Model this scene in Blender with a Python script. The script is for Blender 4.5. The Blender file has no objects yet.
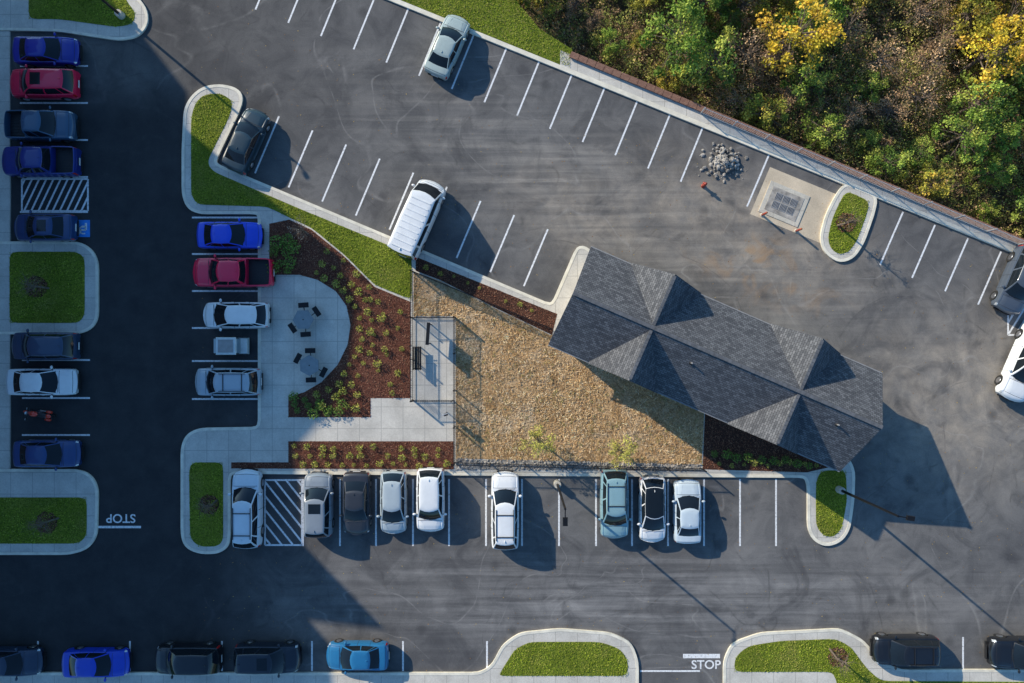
import bpy, bmesh, math, random
import numpy as np
from mathutils import Vector, Matrix
K=0.069; HC=48.0
SUNEL=math.radians(25); SD=(0.766,-0.643)
scn=bpy.context.scene
def W(px,py,h=0.0):
    f=(HC-h)/HC
    return ((px-512)*K*f,(341.5-py)*K*f)
# ---------------------------------------------------------------- materials
def newmat(name):
    m=bpy.data.materials.new(name); m.use_nodes=True
    nt=m.node_tree; b=nt.nodes['Principled BSDF']; return m,nt,b
def N(nt,t): return nt.nodes.new(t)
def L(nt,a,b): nt.links.new(a,b)
def ramp(nt,src,p0,p1,c0=(0,0,0,1),c1=(1,1,1,1)):
    r=nt.nodes.new('ShaderNodeValToRGB'); e=r.color_ramp.elements
    e[0].position=p0;e[1].position=p1;e[0].color=c0;e[1].color=c1
    L(nt,src,r.inputs[0]); return r.outputs[0]
def mixc(nt,fac,a,b,mode='MIX'):
    m=nt.nodes.new('ShaderNodeMix'); m.data_type='RGBA'; m.blend_type=mode
    for s,v in ((0,fac),(6,a),(7,b)):
        if isinstance(v,(int,float)): m.inputs[s].default_value=v
        elif isinstance(v,tuple): m.inputs[s].default_value=v if len(v)==4 else (*v,1)
        else: L(nt,v,m.inputs[s])
    return m.outputs[2]
def math2(nt,op,a,b=0.0,c=0.0):
    m=nt.nodes.new('ShaderNodeMath'); m.operation=op
    for i,v in enumerate((a,b,c)):
        if isinstance(v,(int,float)): m.inputs[i].default_value=v
        else: L(nt,v,m.inputs[i])
    return m.outputs[0]
def coords(nt,scale=(1,1,1),rot=0.0,loc=(0,0,0)):
    tc=nt.nodes.new('ShaderNodeTexCoord'); mp=nt.nodes.new('ShaderNodeMapping')
    mp.inputs['Scale'].default_value=scale; mp.inputs['Rotation'].default_value=(0,0,rot); mp.inputs['Location'].default_value=loc
    L(nt,tc.outputs['Object'],mp.inputs[0]); return mp.outputs[0]
def noise(nt,vec,scale,detail=4,rough=.55,dist=0):
    n=N(nt,'ShaderNodeTexNoise'); n.inputs['Scale'].default_value=scale; n.inputs['Detail'].default_value=detail
    n.inputs['Roughness'].default_value=rough; n.inputs['Distortion'].default_value=dist
    L(nt,vec,n.inputs['Vector']); return n.outputs[0]
def bump(nt,b,h,strength=.4,dist=.03):
    n=N(nt,'ShaderNodeBump'); n.inputs['Strength'].default_value=strength; n.inputs['Distance'].default_value=dist
    L(nt,h,n.inputs['Height']); L(nt,n.outputs[0],b.inputs['Normal'])
def simple(name,col,rough=.6,metal=0.,coat=0.,var=0.12,scale=3.):
    m,nt,b=newmat(name); v=coords(nt)
    n=noise(nt,v,scale,4)
    c=mixc(nt,ramp(nt,n,.3,.7),tuple(x*(1-var) for x in col),tuple(min(1,x*(1+var)) for x in col))
    L(nt,c,b.inputs['Base Color']); b.inputs['Roughness'].default_value=rough; b.inputs['Metallic'].default_value=metal
    b.inputs['Coat Weight'].default_value=coat; b.inputs['Coat Roughness'].default_value=.06
    return m
def soil(name,ca,cb,cc,s1=.6,s2=9,bs=.6,bd=.05,rough=.95):
    m,nt,b=newmat(name); v=coords(nt)
    n1=noise(nt,v,s1,5,.6,.4); n2=noise(nt,v,s2,5,.7)
    c=mixc(nt,ramp(nt,n1,.35,.65),ca,cb); c=mixc(nt,ramp(nt,n2,.42,.66),c,cc)
    L(nt,c,b.inputs['Base Color']); b.inputs['Roughness'].default_value=rough
    b.inputs['Specular IOR Level'].default_value=.15
    bump(nt,b,n2,bs,bd); return m
def gauss(nt,px,py,rx,ry,rot=0):
    x,y=W(px,py); tc=nt.nodes.new('ShaderNodeTexCoord'); a=nt.nodes.new('ShaderNodeVectorMath'); a.operation='SUBTRACT'; a.inputs[1].default_value=(x,y,0)
    L(nt,tc.outputs['Object'],a.inputs[0])
    mp=nt.nodes.new('ShaderNodeMapping'); mp.vector_type='TEXTURE'
    mp.inputs['Scale'].default_value=(rx*K,ry*K,1); mp.inputs['Rotation'].default_value=(0,0,rot)
    L(nt,a.outputs[0],mp.inputs[0])
    l=nt.nodes.new('ShaderNodeVectorMath'); l.operation='LENGTH'; L(nt,mp.outputs[0],l.inputs[0])
    r=nt.nodes.new('ShaderNodeMapRange'); r.interpolation_type='SMOOTHSTEP'
    r.inputs[1].default_value=1.0; r.inputs[2].default_value=0.0; L(nt,l.outputs['Value'],r.inputs[0])
    return r.outputs[0]
def asphalt():
    m,nt,b=newmat('asphalt'); v=coords(nt)
    big=noise(nt,v,.09,4,.6,.6); mid=noise(nt,v,.7,5,.65); fine=noise(nt,v,14,3,.7)
    c=mixc(nt,ramp(nt,big,.35,.65),(.145,.141,.140),(.245,.236,.224))
    st1=noise(nt,coords(nt,(.05,1.1,1),0.0),1.6,5,.65,.3)
    st2=noise(nt,coords(nt,(.06,1.3,1),math.radians(22.5)),1.4,5,.65,.3)
    lane=gauss(nt,640,598,560,80); lane2=gauss(nt,640,215,480,105,math.radians(-22.5))
    c=mixc(nt,math2(nt,'MULTIPLY',ramp(nt,st1,.40,.66),math2(nt,'MULTIPLY',lane,.85)),c,(.40,.385,.365))
    c=mixc(nt,math2(nt,'MULTIPLY',ramp(nt,st2,.43,.66),math2(nt,'MULTIPLY',lane2,.8)),c,(.42,.39,.345))
    d=math2(nt,'MAXIMUM',gauss(nt,740,225,230,95,math.radians(-22)),gauss(nt,960,400,170,150))
    d=math2(nt,'MAXIMUM',d,math2(nt,'MULTIPLY',gauss(nt,590,215,150,75,math.radians(-22)),.75))
    dm=math2(nt,'MULTIPLY',d,ramp(nt,mid,.22,.68))
    c=mixc(nt,math2(nt,'MULTIPLY',dm,.9),c,(.52,.44,.345))
    c=mixc(nt,math2(nt,'MULTIPLY',ramp(nt,noise(nt,v,.22,4,.6,1.8),.54,.66),.5),c,(.10,.098,.10))
    # blotchy staining
    bl=noise(nt,coords(nt,(1,1,1),0,(11,3,0)),.42,5,.7,.8)
    c=mixc(nt,ramp(nt,bl,.36,.62),mixc(nt,1.0,c,(.68,.69,.71),'MULTIPLY'),c)
    tr=noise(nt,coords(nt,(.03,.9,1),math.radians(22.5),(3,5,0)),1.0,3,.5,.6)
    c=mixc(nt,math2(nt,'MULTIPLY',ramp(nt,tr,.54,.64),math2(nt,'MULTIPLY',lane2,.45)),c,(.11,.108,.108))
    tr=noise(nt,coords(nt,(.03,.9,1),0,(1,2,0)),1.0,3,.5,.6)
    c=mixc(nt,math2(nt,'MULTIPLY',ramp(nt,tr,.54,.64),math2(nt,'MULTIPLY',lane,.45)),c,(.11,.108,.108))
    rust=math2(nt,'MULTIPLY',gauss(nt,760,265,130,50,math.radians(-24)),ramp(nt,noise(nt,v,.5,4,.6,1.0),.53,.68))
    c=mixc(nt,math2(nt,'MULTIPLY',rust,.6),c,(.45,.27,.13))
    cn=noise(nt,v,.12,2,.4,.8); ln=ramp(nt,math2(nt,'ABSOLUTE',math2(nt,'SUBTRACT',cn,.5)),.0,.006,(1,1,1,1),(0,0,0,1))
    c=mixc(nt,math2(nt,'MULTIPLY',ln,math2(nt,'MULTIPLY',ramp(nt,mid,.45,.6),.5)),c,(.07,.07,.07))
    cn=noise(nt,coords(nt,(1,1,1),.5,(31,7,0)),.10,2,.4,1.2); ln=ramp(nt,math2(nt,'ABSOLUTE',math2(nt,'SUBTRACT',cn,.47)),.0,.007,(1,1,1,1),(0,0,0,1))
    c=mixc(nt,math2(nt,'MULTIPLY',ln,math2(nt,'MULTIPLY',ramp(nt,mid,.4,.6),.35)),c,(.46,.44,.41))
    vo=N(nt,'ShaderNodeTexVoronoi'); vo.inputs['Scale'].default_value=.33; L(nt,v,vo.inputs['Vector'])
    sp=ramp(nt,vo.outputs['Distance'],.05,.16,(1,1,1,1),(0,0,0,1))
    c=mixc(nt,math2(nt,'MULTIPLY',sp,.5),c,(.06,.06,.062))
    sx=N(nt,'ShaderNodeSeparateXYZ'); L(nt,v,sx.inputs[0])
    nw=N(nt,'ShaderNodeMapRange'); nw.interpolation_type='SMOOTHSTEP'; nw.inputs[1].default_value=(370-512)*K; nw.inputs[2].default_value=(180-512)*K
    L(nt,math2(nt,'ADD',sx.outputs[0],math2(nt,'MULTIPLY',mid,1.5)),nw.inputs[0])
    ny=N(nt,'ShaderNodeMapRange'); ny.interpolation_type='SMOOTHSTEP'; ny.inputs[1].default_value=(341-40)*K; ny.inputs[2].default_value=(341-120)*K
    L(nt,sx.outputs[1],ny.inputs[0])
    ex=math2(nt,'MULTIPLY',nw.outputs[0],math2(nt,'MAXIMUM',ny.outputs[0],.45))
    c=mixc(nt,math2(nt,'MULTIPLY',ex,.92),c,mixc(nt,ramp(nt,mid,.3,.7),(.034,.035,.038),(.058,.058,.060)))  # newer asphalt at left, spread into the lower lane to deepen shade in colour
    c=mixc(nt,ramp(nt,fine,.3,.75),mixc(nt,1.0,c,(.75,.75,.75),'MULTIPLY'),c)
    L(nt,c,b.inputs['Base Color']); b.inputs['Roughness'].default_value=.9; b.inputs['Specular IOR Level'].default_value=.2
    bump(nt,b,fine,.35,.012); return m
def concrete(name,base,joint=1.5,jm=.55,rot=0):
    m,nt,b=newmat(name); v=coords(nt,rot=rot)
    n1=noise(nt,v,.6,5,.65); n2=noise(nt,v,12,3,.7)
    c=mixc(nt,ramp(nt,n1,.3,.7),tuple(x*.78 for x in base),tuple(x*1.08 for x in base))
    c=mixc(nt,ramp(nt,n2,.35,.6),mixc(nt,1.,c,(.86,.85,.84),'MULTIPLY'),c)
    if joint:
        br=N(nt,'ShaderNodeTexBrick'); br.offset=0; br.inputs['Scale'].default_value=1; br.inputs['Mortar Size'].default_value=.02
        br.inputs['Brick Width'].default_value=joint; br.inputs['Row Height'].default_value=joint; L(nt,v,br.inputs['Vector'])
        c=mixc(nt,math2(nt,'MULTIPLY',br.outputs['Fac'],jm),c,tuple(x*.45 for x in base))
    L(nt,c,b.inputs['Base Color']); b.inputs['Roughness'].default_value=.85; bump(nt,b,n2,.2,.01); return m
def paintline():
    m,nt,b=newmat('road_paint'); v=coords(nt); n=noise(nt,v,7,6,.75)
    c=mixc(nt,ramp(nt,n,.33,.5),(.38,.38,.38),(.86,.86,.85)); L(nt,c,b.inputs['Base Color']); b.inputs['Roughness'].default_value=.7; return m
def shingle():
    m,nt,b=newmat('asphalt_shingles'); tc=nt.nodes.new('ShaderNodeUVMap')
    br=N(nt,'ShaderNodeTexBrick'); br.inputs['Scale'].default_value=1; br.inputs['Brick Width'].default_value=.26; br.inputs['Row Height'].default_value=.15
    br.inputs['Mortar Size'].default_value=.012; br.inputs['Color1'].default_value=(.080,.085,.095,1); br.inputs['Color2'].default_value=(.185,.19,.20,1)
    br.inputs['Mortar'].default_value=(.03,.031,.034,1); L(nt,tc.outputs[0],br.inputs['Vector'])
    n=noise(nt,tc.outputs[0],1.2,5,.6); c=mixc(nt,ramp(nt,n,.3,.7),mixc(nt,1.,br.outputs['Color'],(.8,.8,.82),'MULTIPLY'),br.outputs['Color'])
    L(nt,c,b.inputs['Base Color']); b.inputs['Roughness'].default_value=.9
    bump(nt,b,br.outputs['Fac'],-.5,.015); return m
def leafmat(name,trans=.25):
    m,nt,b=newmat(name); a=nt.nodes.new('ShaderNodeAttribute'); a.attribute_name='Col'
    L(nt,a.outputs['Color'],b.inputs['Base Color']); b.inputs['Roughness'].default_value=.8; b.inputs['Specular IOR Level'].default_value=.1
    if trans>0:
        t=nt.nodes.new('ShaderNodeBsdfTranslucent'); L(nt,a.outputs['Color'],t.inputs['Color'])
        mx=nt.nodes.new('ShaderNodeMixShader'); mx.inputs[0].default_value=trans
        L(nt,b.outputs[0],mx.inputs[1]); L(nt,t.outputs[0],mx.inputs[2]); L(nt,mx.outputs[0],nt.nodes['Material Output'].inputs[0])
    return m
def brickmat(name,c1,c2,mortar):
    m,nt,b=newmat(name); v=coords(nt)
    br=N(nt,'ShaderNodeTexBrick'); br.inputs['Scale'].default_value=3; br.inputs['Color1'].default_value=(*c1,1); br.inputs['Color2'].default_value=(*c2,1); br.inputs['Mortar'].default_value=(*mortar,1)
    L(nt,v,br.inputs['Vector']); L(nt,br.outputs['Color'],b.inputs['Base Color']); b.inputs['Roughness'].default_value=.9; return m
M={}
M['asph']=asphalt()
M['conc']=concrete('kerb_concrete',(.66,.61,.51),1.5,.5)
M['conc2']=concrete('pavement_concrete',(.70,.66,.58),1.5,.7)
M['pad']=concrete('pad_concrete',(.70,.58,.42),0)
M['line']=paintline()
M['grass']=soil('grass',(.16,.21,.02),(.25,.29,.035),(.06,.09,.012),.5,7)
M['forest']=soil('forest_floor',(.14,.11,.06),(.20,.15,.09),(.05,.045,.03),.3,3,1,.2)
M['mulch']=soil('mulch',(.15,.055,.036),(.23,.092,.060),(.05,.022,.016),.5,14,.9,.06)
M['mulch2']=soil('dark_mulch',(.09,.042,.030),(.13,.062,.044),(.035,.018,.014),.5,14,.9,.06)
M['straw']=soil('straw',(.52,.33,.15),(.74,.53,.31),(.34,.19,.085),.35,6,1,.12)
M['gravel']=soil('gravel',(.34,.32,.29),(.48,.45,.40),(.13,.12,.11),.8,10,1,.08)
M['shingle']=shingle()
M['leaf']=leafmat('foliage',.2); M['blade']=leafmat('grass_blades',0); M['scrub']=leafmat('litter',0)
M['bark']=simple('bark',(.17,.13,.10),.9,var=.4)
M['glass']=simple('car_glass',(.010,.015,.020),.05,var=.05)
M['tire']=simple('tyre_rubber',(.02,.02,.02),.85)
M['trim']=simple('black_trim',(.022,.022,.024),.5)
M['head']=simple('headlamp_glass',(.65,.68,.70),.12,.3,1)
M['tail']=simple('tail_lamp',(.5,.015,.012),.2,0,1)
M['chrome']=simple('alloy',(.5,.5,.52),.3,.9)
M['iron']=simple('black_metal',(.018,.018,.02),.45,.5)
M['steel']=simple('galvanised_steel',(.55,.56,.57),.45,.5)
M['siding']=simple('siding',(.55,.52,.46),.7); M['white']=simple('white_trim',(.78,.78,.76),.5)
M['gutter']=simple('gutter',(.30,.30,.30),.6)
M['win']=simple('window_glass',(.03,.05,.07),.05,var=.05)
M['brick']=brickmat('brick',(.25,.10,.07),(.33,.15,.10),(.4,.38,.34))
M['wallcap']=brickmat('retaining_block',(.24,.115,.08),(.33,.18,.12),(.09,.06,.05))
M['rock']=simple('stone',(.36,.33,.29),.9,var=.5,scale=2)
M['redp']=simple('red_enamel',(.35,.05,.03),.4); M['orange']=simple('orange_cap',(.38,.11,.04),.5)
M['blue']=simple('blue_road_paint',(.04,.28,.80),.6)
M['table']=simple('metal_table',(.24,.28,.30),.5,.2); M['cover']=simple('light_vinyl',(.6,.66,.66),.5)
M['ridge']=simple('ridge_cap',(.12,.125,.135),.9,var=.3)
KT=simple('kerb_top',(.80,.74,.60),.8,var=.15,scale=2)
# ---------------------------------------------------------------- mesh helpers
class MB:
    def __init__(s): s.v=[];s.f=[];s.m=[];s.mats=[]
    def mi(s,mat):
        if mat not in s.mats: s.mats.append(mat)
        return s.mats.index(mat)
    def add(s,vs,fs,mat):
        o=len(s.v); s.v+= [tuple(p) for p in vs]; i=s.mi(mat)
        for f in fs: s.f.append(tuple(o+a for a in f)); s.m.append(i)
    def box(s,c,d,mat,rz=0.0,taper=1.0):
        hx,hy,hz=d[0]/2,d[1]/2,d[2]/2; vs=[]
        for z,t in ((-hz,1),(hz,taper)):
            for x,y in ((-hx,-hy),(hx,-hy),(hx,hy),(-hx,hy)): vs.append(Vector((x*t,y*t,z)))
        R=Matrix.Rotation(rz,3,'Z'); vs=[R@p+Vector(c) for p in vs]
        s.add(vs,[(3,2,1,0),(4,5,6,7),(0,1,5,4),(1,2,6,5),(2,3,7,6),(3,0,4,7)],mat)
    def tube(s,a,b,r0,r1,mat,n=8,cap=True):
        a=Vector(a);b=Vector(b);d=(b-a).normalized(); u=d.orthogonal().normalized(); w=d.cross(u)
        vs=[]
        for p,r in ((a,r0),(b,r1)):
            for i in range(n):
                t=2*math.pi*i/n; vs.append(p+u*math.cos(t)*r+w*math.sin(t)*r)
        fs=[(i,(i+1)%n,n+(i+1)%n,n+i) for i in range(n)]
        if cap: fs+=[tuple(range(n-1,-1,-1)),tuple(range(n,2*n))]
        s.add(vs,fs,mat)
    def ell(s,c,r,mat,nu=10,nv=6,rng=None,jit=0):
        vs=[];fs=[]
        for j in range(nv+1):
            ph=math.pi*j/nv
            for i in range(nu):
                t=2*math.pi*i/nu; k=1+(rng.uniform(-jit,jit) if rng else 0)
                vs.append((c[0]+r[0]*k*math.sin(ph)*math.cos(t),c[1]+r[1]*k*math.sin(ph)*math.sin(t),c[2]+r[2]*k*math.cos(ph)))
        for j in range(nv):
            for i in range(nu): fs.append((j*nu+i,(j+1)*nu+i,(j+1)*nu+(i+1)%nu,j*nu+(i+1)%nu))
        s.add(vs,fs,mat)
    def obj(s,name,smooth=False,parent=None,loc=None,rz=0):
        me=bpy.data.meshes.new(name); me.from_pydata(s.v,[],s.f)
        for m in s.mats: me.materials.append(m)
        me.polygons.foreach_set('material_index',s.m)
        if smooth: me.polygons.foreach_set('use_smooth',[True]*len(s.f))
        me.validate(); me.update()
        o=bpy.data.objects.new(name,me); scn.collection.objects.link(o)
        if loc: o.location=loc
        o.rotation_euler[2]=rz
        if parent: o.parent=parent
        return o
def smooth_angle(o,deg=35):
    bm=bmesh.new(); bm.from_mesh(o.data); bmesh.ops.recalc_face_normals(bm,faces=bm.faces)
    for e in bm.edges:
        if len(e.link_faces)==2 and e.calc_face_angle(0)>math.radians(deg): e.smooth=False
    bm.to_mesh(o.data); bm.free()
def chaikin(p,n=2):
    for _ in range(n):
        q=[]
        for i in range(len(p)):
            a=p[i];b=p[(i+1)%len(p)]
            d=math.hypot(a[0]-b[0],a[1]-b[1]); t=min(.25,4.0/max(d,.001))
            q.append((a[0]*(1-t)+b[0]*t,a[1]*(1-t)+b[1]*t)); q.append((a[0]*t+b[0]*(1-t),a[1]*t+b[1]*(1-t)))
        p=q
    return p
def sheet(name,pts,z,mat,z0=None,smooth=0):
    if smooth: pts=chaikin(pts,smooth)
    bm=bmesh.new(); vs=[bm.verts.new((*W(*p),z)) for p in pts]; f=bm.faces.new(vs)
    f.normal_update()
    if f.normal.z<0: f.normal_flip()
    if z0 is not None:
        lo=[bm.verts.new((v.co.x,v.co.y,z0)) for v in vs]; n=len(vs)
        for i in range(n): bm.faces.new((vs[i],vs[(i+1)%n],lo[(i+1)%n],lo[i]))
    bmesh.ops.triangulate(bm,faces=[x for x in bm.faces if len(x.verts)>4])
    if z0 is not None: bmesh.ops.recalc_face_normals(bm,faces=bm.faces)
    me=bpy.data.meshes.new(name); bm.to_mesh(me); bm.free(); me.materials.append(mat)
    o=bpy.data.objects.new(name,me); scn.collection.objects.link(o); return o
def inpoly(P,poly):
    x,y=P[:,0],P[:,1]; c=np.zeros(len(P),bool); n=len(poly)
    for i in range(n):
        x1,y1=poly[i];x2,y2=poly[(i+1)%n]
        if y1==y2: continue
        k=((y1>y)!=(y2>y))&(x<(x2-x1)*(y-y1)/(y2-y1)+x1); c^=k
    return c
def sample(poly,dens,rs):
    P=np.array([W(*p) for p in poly]); lo=P.min(0);hi=P.max(0); n=int((hi-lo).prod()*dens)
    Q=rs.uniform(lo,hi,(n,2)); return Q[inpoly(Q,P)]
def quads(name,C,size,cols,mat,rs,flat=.5,aspect=1.,link=True):
    n=len(C); nr=rs.normal(size=(n,3)); nr[:,2]=np.abs(nr[:,2])+flat*3
    nr/=np.linalg.norm(nr,axis=1)[:,None]; r=rs.normal(size=(n,3)); u=np.cross(nr,r); u/=np.linalg.norm(u,axis=1)[:,None]; v=np.cross(nr,u)
    a=size[:,None]*.5; b=a*aspect
    V=np.stack([C-u*a-v*b*.3,C-v*b,C+u*a+v*b*.3,C+v*b],1).reshape(-1,3)
    me=bpy.data.meshes.new(name); nv=n*4
    me.vertices.add(nv); me.vertices.foreach_set('co',V.ravel()); me.loops.add(nv); me.loops.foreach_set('vertex_index',np.arange(nv))
    me.polygons.add(n); me.polygons.foreach_set('loop_start',np.arange(n)*4)
    me.update(calc_edges=True)
    ca=me.color_attributes.new('Col','FLOAT_COLOR','POINT'); cc=np.ones((nv,4)); cc[:,:3]=np.repeat(cols,4,0); ca.data.foreach_set('color',cc.ravel())
    me.materials.append(mat)
    if not link: return me
    o=bpy.data.objects.new(name,me); scn.collection.objects.link(o); return o
def pal(cols,n,rs,var=.25):
    cols=np.array(cols); c=cols[rs.integers(0,len(cols),n)]; return np.clip(c*(1+rs.uniform(-var,var,(n,1))),0,1)
def patch(x,y,s=1.0,ph=0.0):
    f=np.zeros_like(x)
    for k,(a,b,c) in enumerate(((.7,.4,.3),(-.5,.9,1.7),(1.6,1.1,2.1),(-1.9,1.3,.4),(3.3,-2.6,1.1),(2.4,4.1,5.0))):
        f+=np.sin((a*x+b*y)*s+c+ph+1.3*np.sin((b*x-a*y)*s*.7+c*2))/(1+k*.35)
    return f/3.2
RS=np.random.default_rng(5); RN=random.Random(3)
# ---------------------------------------------------------------- ground, lot
nrm=Vector((.38,.925,0)); ln=Vector((.925,-.38,0))
w0=Vector((*W(575,56),0))
mb=MB()
P=lambda d,s,z: tuple(w0+nrm*d+ln*s)[:2]+(z,)
rows=[(-3000,-.06),(-.2,-.06),(.25,-2.6),(14,-3.4),(3000,-6)]
for (d0,z0),(d1,z1) in zip(rows,rows[1:]):
    mb.add([P(d0,-3000,z0),P(d0,3000,z0),P(d1,3000,z1),P(d1,-3000,z1)],[(0,1,2,3)],M['forest'])
mb.obj('ground')
kl=lambda x:68+.405*(x-560)
wl=lambda x:58+.415*(x-575)
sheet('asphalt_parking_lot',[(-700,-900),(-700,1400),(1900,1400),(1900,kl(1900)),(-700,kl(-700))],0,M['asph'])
def kerb(name,pts,mat=None,h=.13,sm=2): return sheet(name,pts,h,mat or M['conc'],-.03,sm)
CB=[(243,99),(238,90),(222,86),(205,88),(193,97),(186,110),(184,150),(184,195),(189,208),(200,213),(258,213),(260,218),(260,428),(200,429),(188,435),(183,447),(183,535),(187,546),(200,552),(218,552),(228,546),(230,535),(230,472),(805,476),(808,486),(808,528),(814,540),(826,545),(840,540),(848,528),(852,500),(853,470),(845,455),(835,425),(610,300),(590,250),(578,246),(552,306),(214,164),(238,114)]
kerb('central_pavement',CB,M['conc2'],sm=1)
def kerbline(name,pts,w=.17,z=.15,closed=False,mat=None):
    P2=[Vector(W(*p)) for p in pts]; n=len(P2); mb=MB(); Ls=[];Rs=[]
    for i in range(n):
        a=P2[(i-1)%n] if (closed or i>0) else P2[i]; b=P2[(i+1)%n] if (closed or i<n-1) else P2[i]
        d=(b-a).normalized(); q=Vector((-d.y,d.x))*w/2; Ls.append(P2[i]+q);Rs.append(P2[i]-q)
    m=mat or M['conc']
    for i in range(n if closed else n-1):
        j=(i+1)%n
        vs=[(*Ls[i],z),(*Ls[j],z),(*Rs[j],z),(*Rs[i],z),(*Ls[i],-.02),(*Ls[j],-.02),(*Rs[j],-.02),(*Rs[i],-.02)]
        mb.add(vs,[(0,1,2,3),(4,5,1,0),(6,7,3,2)],m)
    return mb.obj(name)
kerbline('kerb',chaikin(CB,2),.20,.148,True,KT)
def island(nm,outer,inner,innermat=None,z=.14,sm=2):
    kerb(nm,outer,M['conc2'],sm=sm)
    oc=chaikin(outer,sm); kerbline('kerb',oc,.18,.148,True,KT)
    for k in inner: sheet('lawn',k,z,innermat or M['grass'],None,2)
g_strip=[(205,95),(196,104),(192,118),(192,195),(198,205),(268,207),(290,218),(312,228),(345,255),(375,285),(412,300),(412,255),(300,209),(214,172),(208,163),(214,150),(230,118),(234,102),(222,94)]
g_low=[(193,462),(224,462),(224,540),(218,546),(200,546),(191,538),(190,470)]
g_right=[(820,470),(845,470),(846,500),(841,528),(832,537),(822,535),(815,525),(815,482)]
for g in (g_strip,g_low,g_right): sheet('lawn',g,.14,M['grass'],None,2)
m_main=[(270,232),(270,224),(290,220),(312,230),(345,257),(375,287),(411,302),(411,398),(371,398),(371,417),(289,417),(289,397),(305,392),(322,382),(338,365),(348,345),(351,325),(347,306),(336,291),(318,280),(300,275),(270,275)]
m_low=[(232,462),(289,462),(289,441),(454,441),(454,469),(232,468)]
m_top=[(416,257),(557,314),(552,335),(500,310),(440,280),(416,271)]
m_bld=[(705,400),(850,462),(806,472),(702,469)]
sheet('mulch_bed',m_main,.136,M['mulch']); sheet('mulch_bed',m_low,.136,M['mulch']); sheet('mulch_bed',m_bld,.136,M['mulch2']); sheet('mulch_bed',m_top,.136,M['mulch2'])
s_poly=[(414,272),(440,281),(500,311),(550,335),(600,330),(720,400),(704,405),(701,464),(456,458),(456,316),(414,316)]
sheet('straw_ground',s_poly,.142,M['straw'])
gr=[(456,459),(700,464),(701,471),(456,469)]
sheet('gravel_strip',gr,.137,M['gravel'])
gi1=[(11,252),(78,252),(86,258),(86,315),(80,323),(11,323)]
island('island_pavement',[(-60,243),(80,243),(92,250),(98,262),(98,318),(92,328),(80,333),(-60,333)],[gi1]); 
gi2=[(-60,497),(88,497),(88,535),(80,543),(-60,543)]
island('island_pavement',[(-60,470),(80,470),(92,476),(98,488),(97,535),(88,548),(70,553),(-60,553)],[gi2])
sheet('pavement',[(-60,32),(11,32),(11,242.5),(-60,242.5)],.126,M['conc2'],-.03); sheet('pavement',[(-60,333.5),(11,333.5),(11,469.5),(-60,469.5)],.126,M['conc2'],-.03)
gi3=[(30,-60),(120,-60),(126,0),(137,14),(134,25),(118,28),(60,20),(30,20)]
island('island_pavement',[(-60,-60),(135,-60),(135,-5),(147,10),(148,25),(138,37),(120,40),(60,31),(12,30),(-60,30)],[gi3])
gb1=[(500,672),(515,648),(530,641),(600,641),(620,648),(628,660),(627,675),(500,675)]
gb1b=[(-60,700),(625,700),(625,900),(-60,900)]
island('bottom_pavement',[(-60,673),(480,673),(493,665),(503,645),(520,633),(560,629),(610,633),(630,642),(637,660),(638,960),(-60,960)],[gb1,gb1b])
gb2=[(733,671),(735,655),(748,645),(780,640),(835,638),(850,646),(866,668),(880,680),(1200,682),(1200,700),(840,700),(833,671)]
island('bottom_pavement',[(724,960),(724,660),(732,643),(760,633),(840,629),(862,640),(880,662),(900,670),(1200,670),(1200,960)],[gb2])
gi4=[(848,192),(869,202),(865,217),(856,241),(848,252),(838,255),(829,248),(827,237),(832,217),(842,196)]
island('island_pavement',[(846,184),(876,197),(872,215),(862,243),(852,258),(838,262),(824,252),(820,238),(826,215),(838,192)],[gi4])
sheet('pavement',[(560,kl(560)),(1300,kl(1300)),(1300,wl(1300)-1),(560,wl(560)-1)],.126,M['conc2'],-.03)
kerbline('kerb',[(180,kl(180)),(560,kl(560)),(1300,kl(1300))],.3,.15,False,KT)
gt=[(250,kl(250)-3),(572,kl(572)-3),(572,50),(540,30),(505,-12),(250,-120)]
sheet('lawn',gt,.12,M['grass'],-3)
mb=MB()
a=Vector((*W(570,wl(570)),0)); b=Vector((*W(1300,wl(1300)),0)); d=(b-a).normalized(); ang=math.atan2(d.y,d.x); LL=(b-a).length
mb.box(((a+b)/2)+Vector((0,0,-1.3)),(LL,.34,3.1),M['wallcap'],ang)
n=int(LL/.62)
for i in range(n):
    p=a+d*(i+.5)*LL/n; mb.box((p.x,p.y,.29),(LL/n-.03,.42,.09),M['wallcap'],ang)
mb.obj('retaining_wall')
# ---------------------------------------------------------------- painted markings
mk=MB()
def line(a,b,w=.12,z=.006,mat=None):
    A=Vector(W(*a));B=Vector(W(*b));d=(B-A).normalized();q=Vector((-d.y,d.x))*w/2
    mk.add([(*(A+q),z),(*(A-q),z),(*(B-q),z),(*(B+q),z)],[(0,1,2,3)],mat or M['line'])
for i in range(-7,9):
    x=441+32.7*i; y=kl(x)+2
    line((x,y),(x-22,y+54))
line((769,kl(769)+2),(747,kl(769)+54))
for x in (903,935,968,1001,1034,1067): line((x,kl(x)+5),(x-23,kl(x)+58))
for i in range(9):
    x=255+33.6*i; y=190+.42*(x-290)-2
    line((x,y),(x+24,y-57))
for y in (217.5,254,291,328,361,399): line((192,y),(258,y))
for y in (66,103,140,177,212): line((20,y),(88,y))
for y in (360,398,435): line((22,y),(90,y))
for x in (303,340,376,413,449,486,522,559,596,632,668,704,740,776): line((x,479),(x,546))
for x in (-52,38,130,222,312,403,487): line((x,641),(x,671))
for x in (876,963,1050): line((x,637),(x,669))
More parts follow.
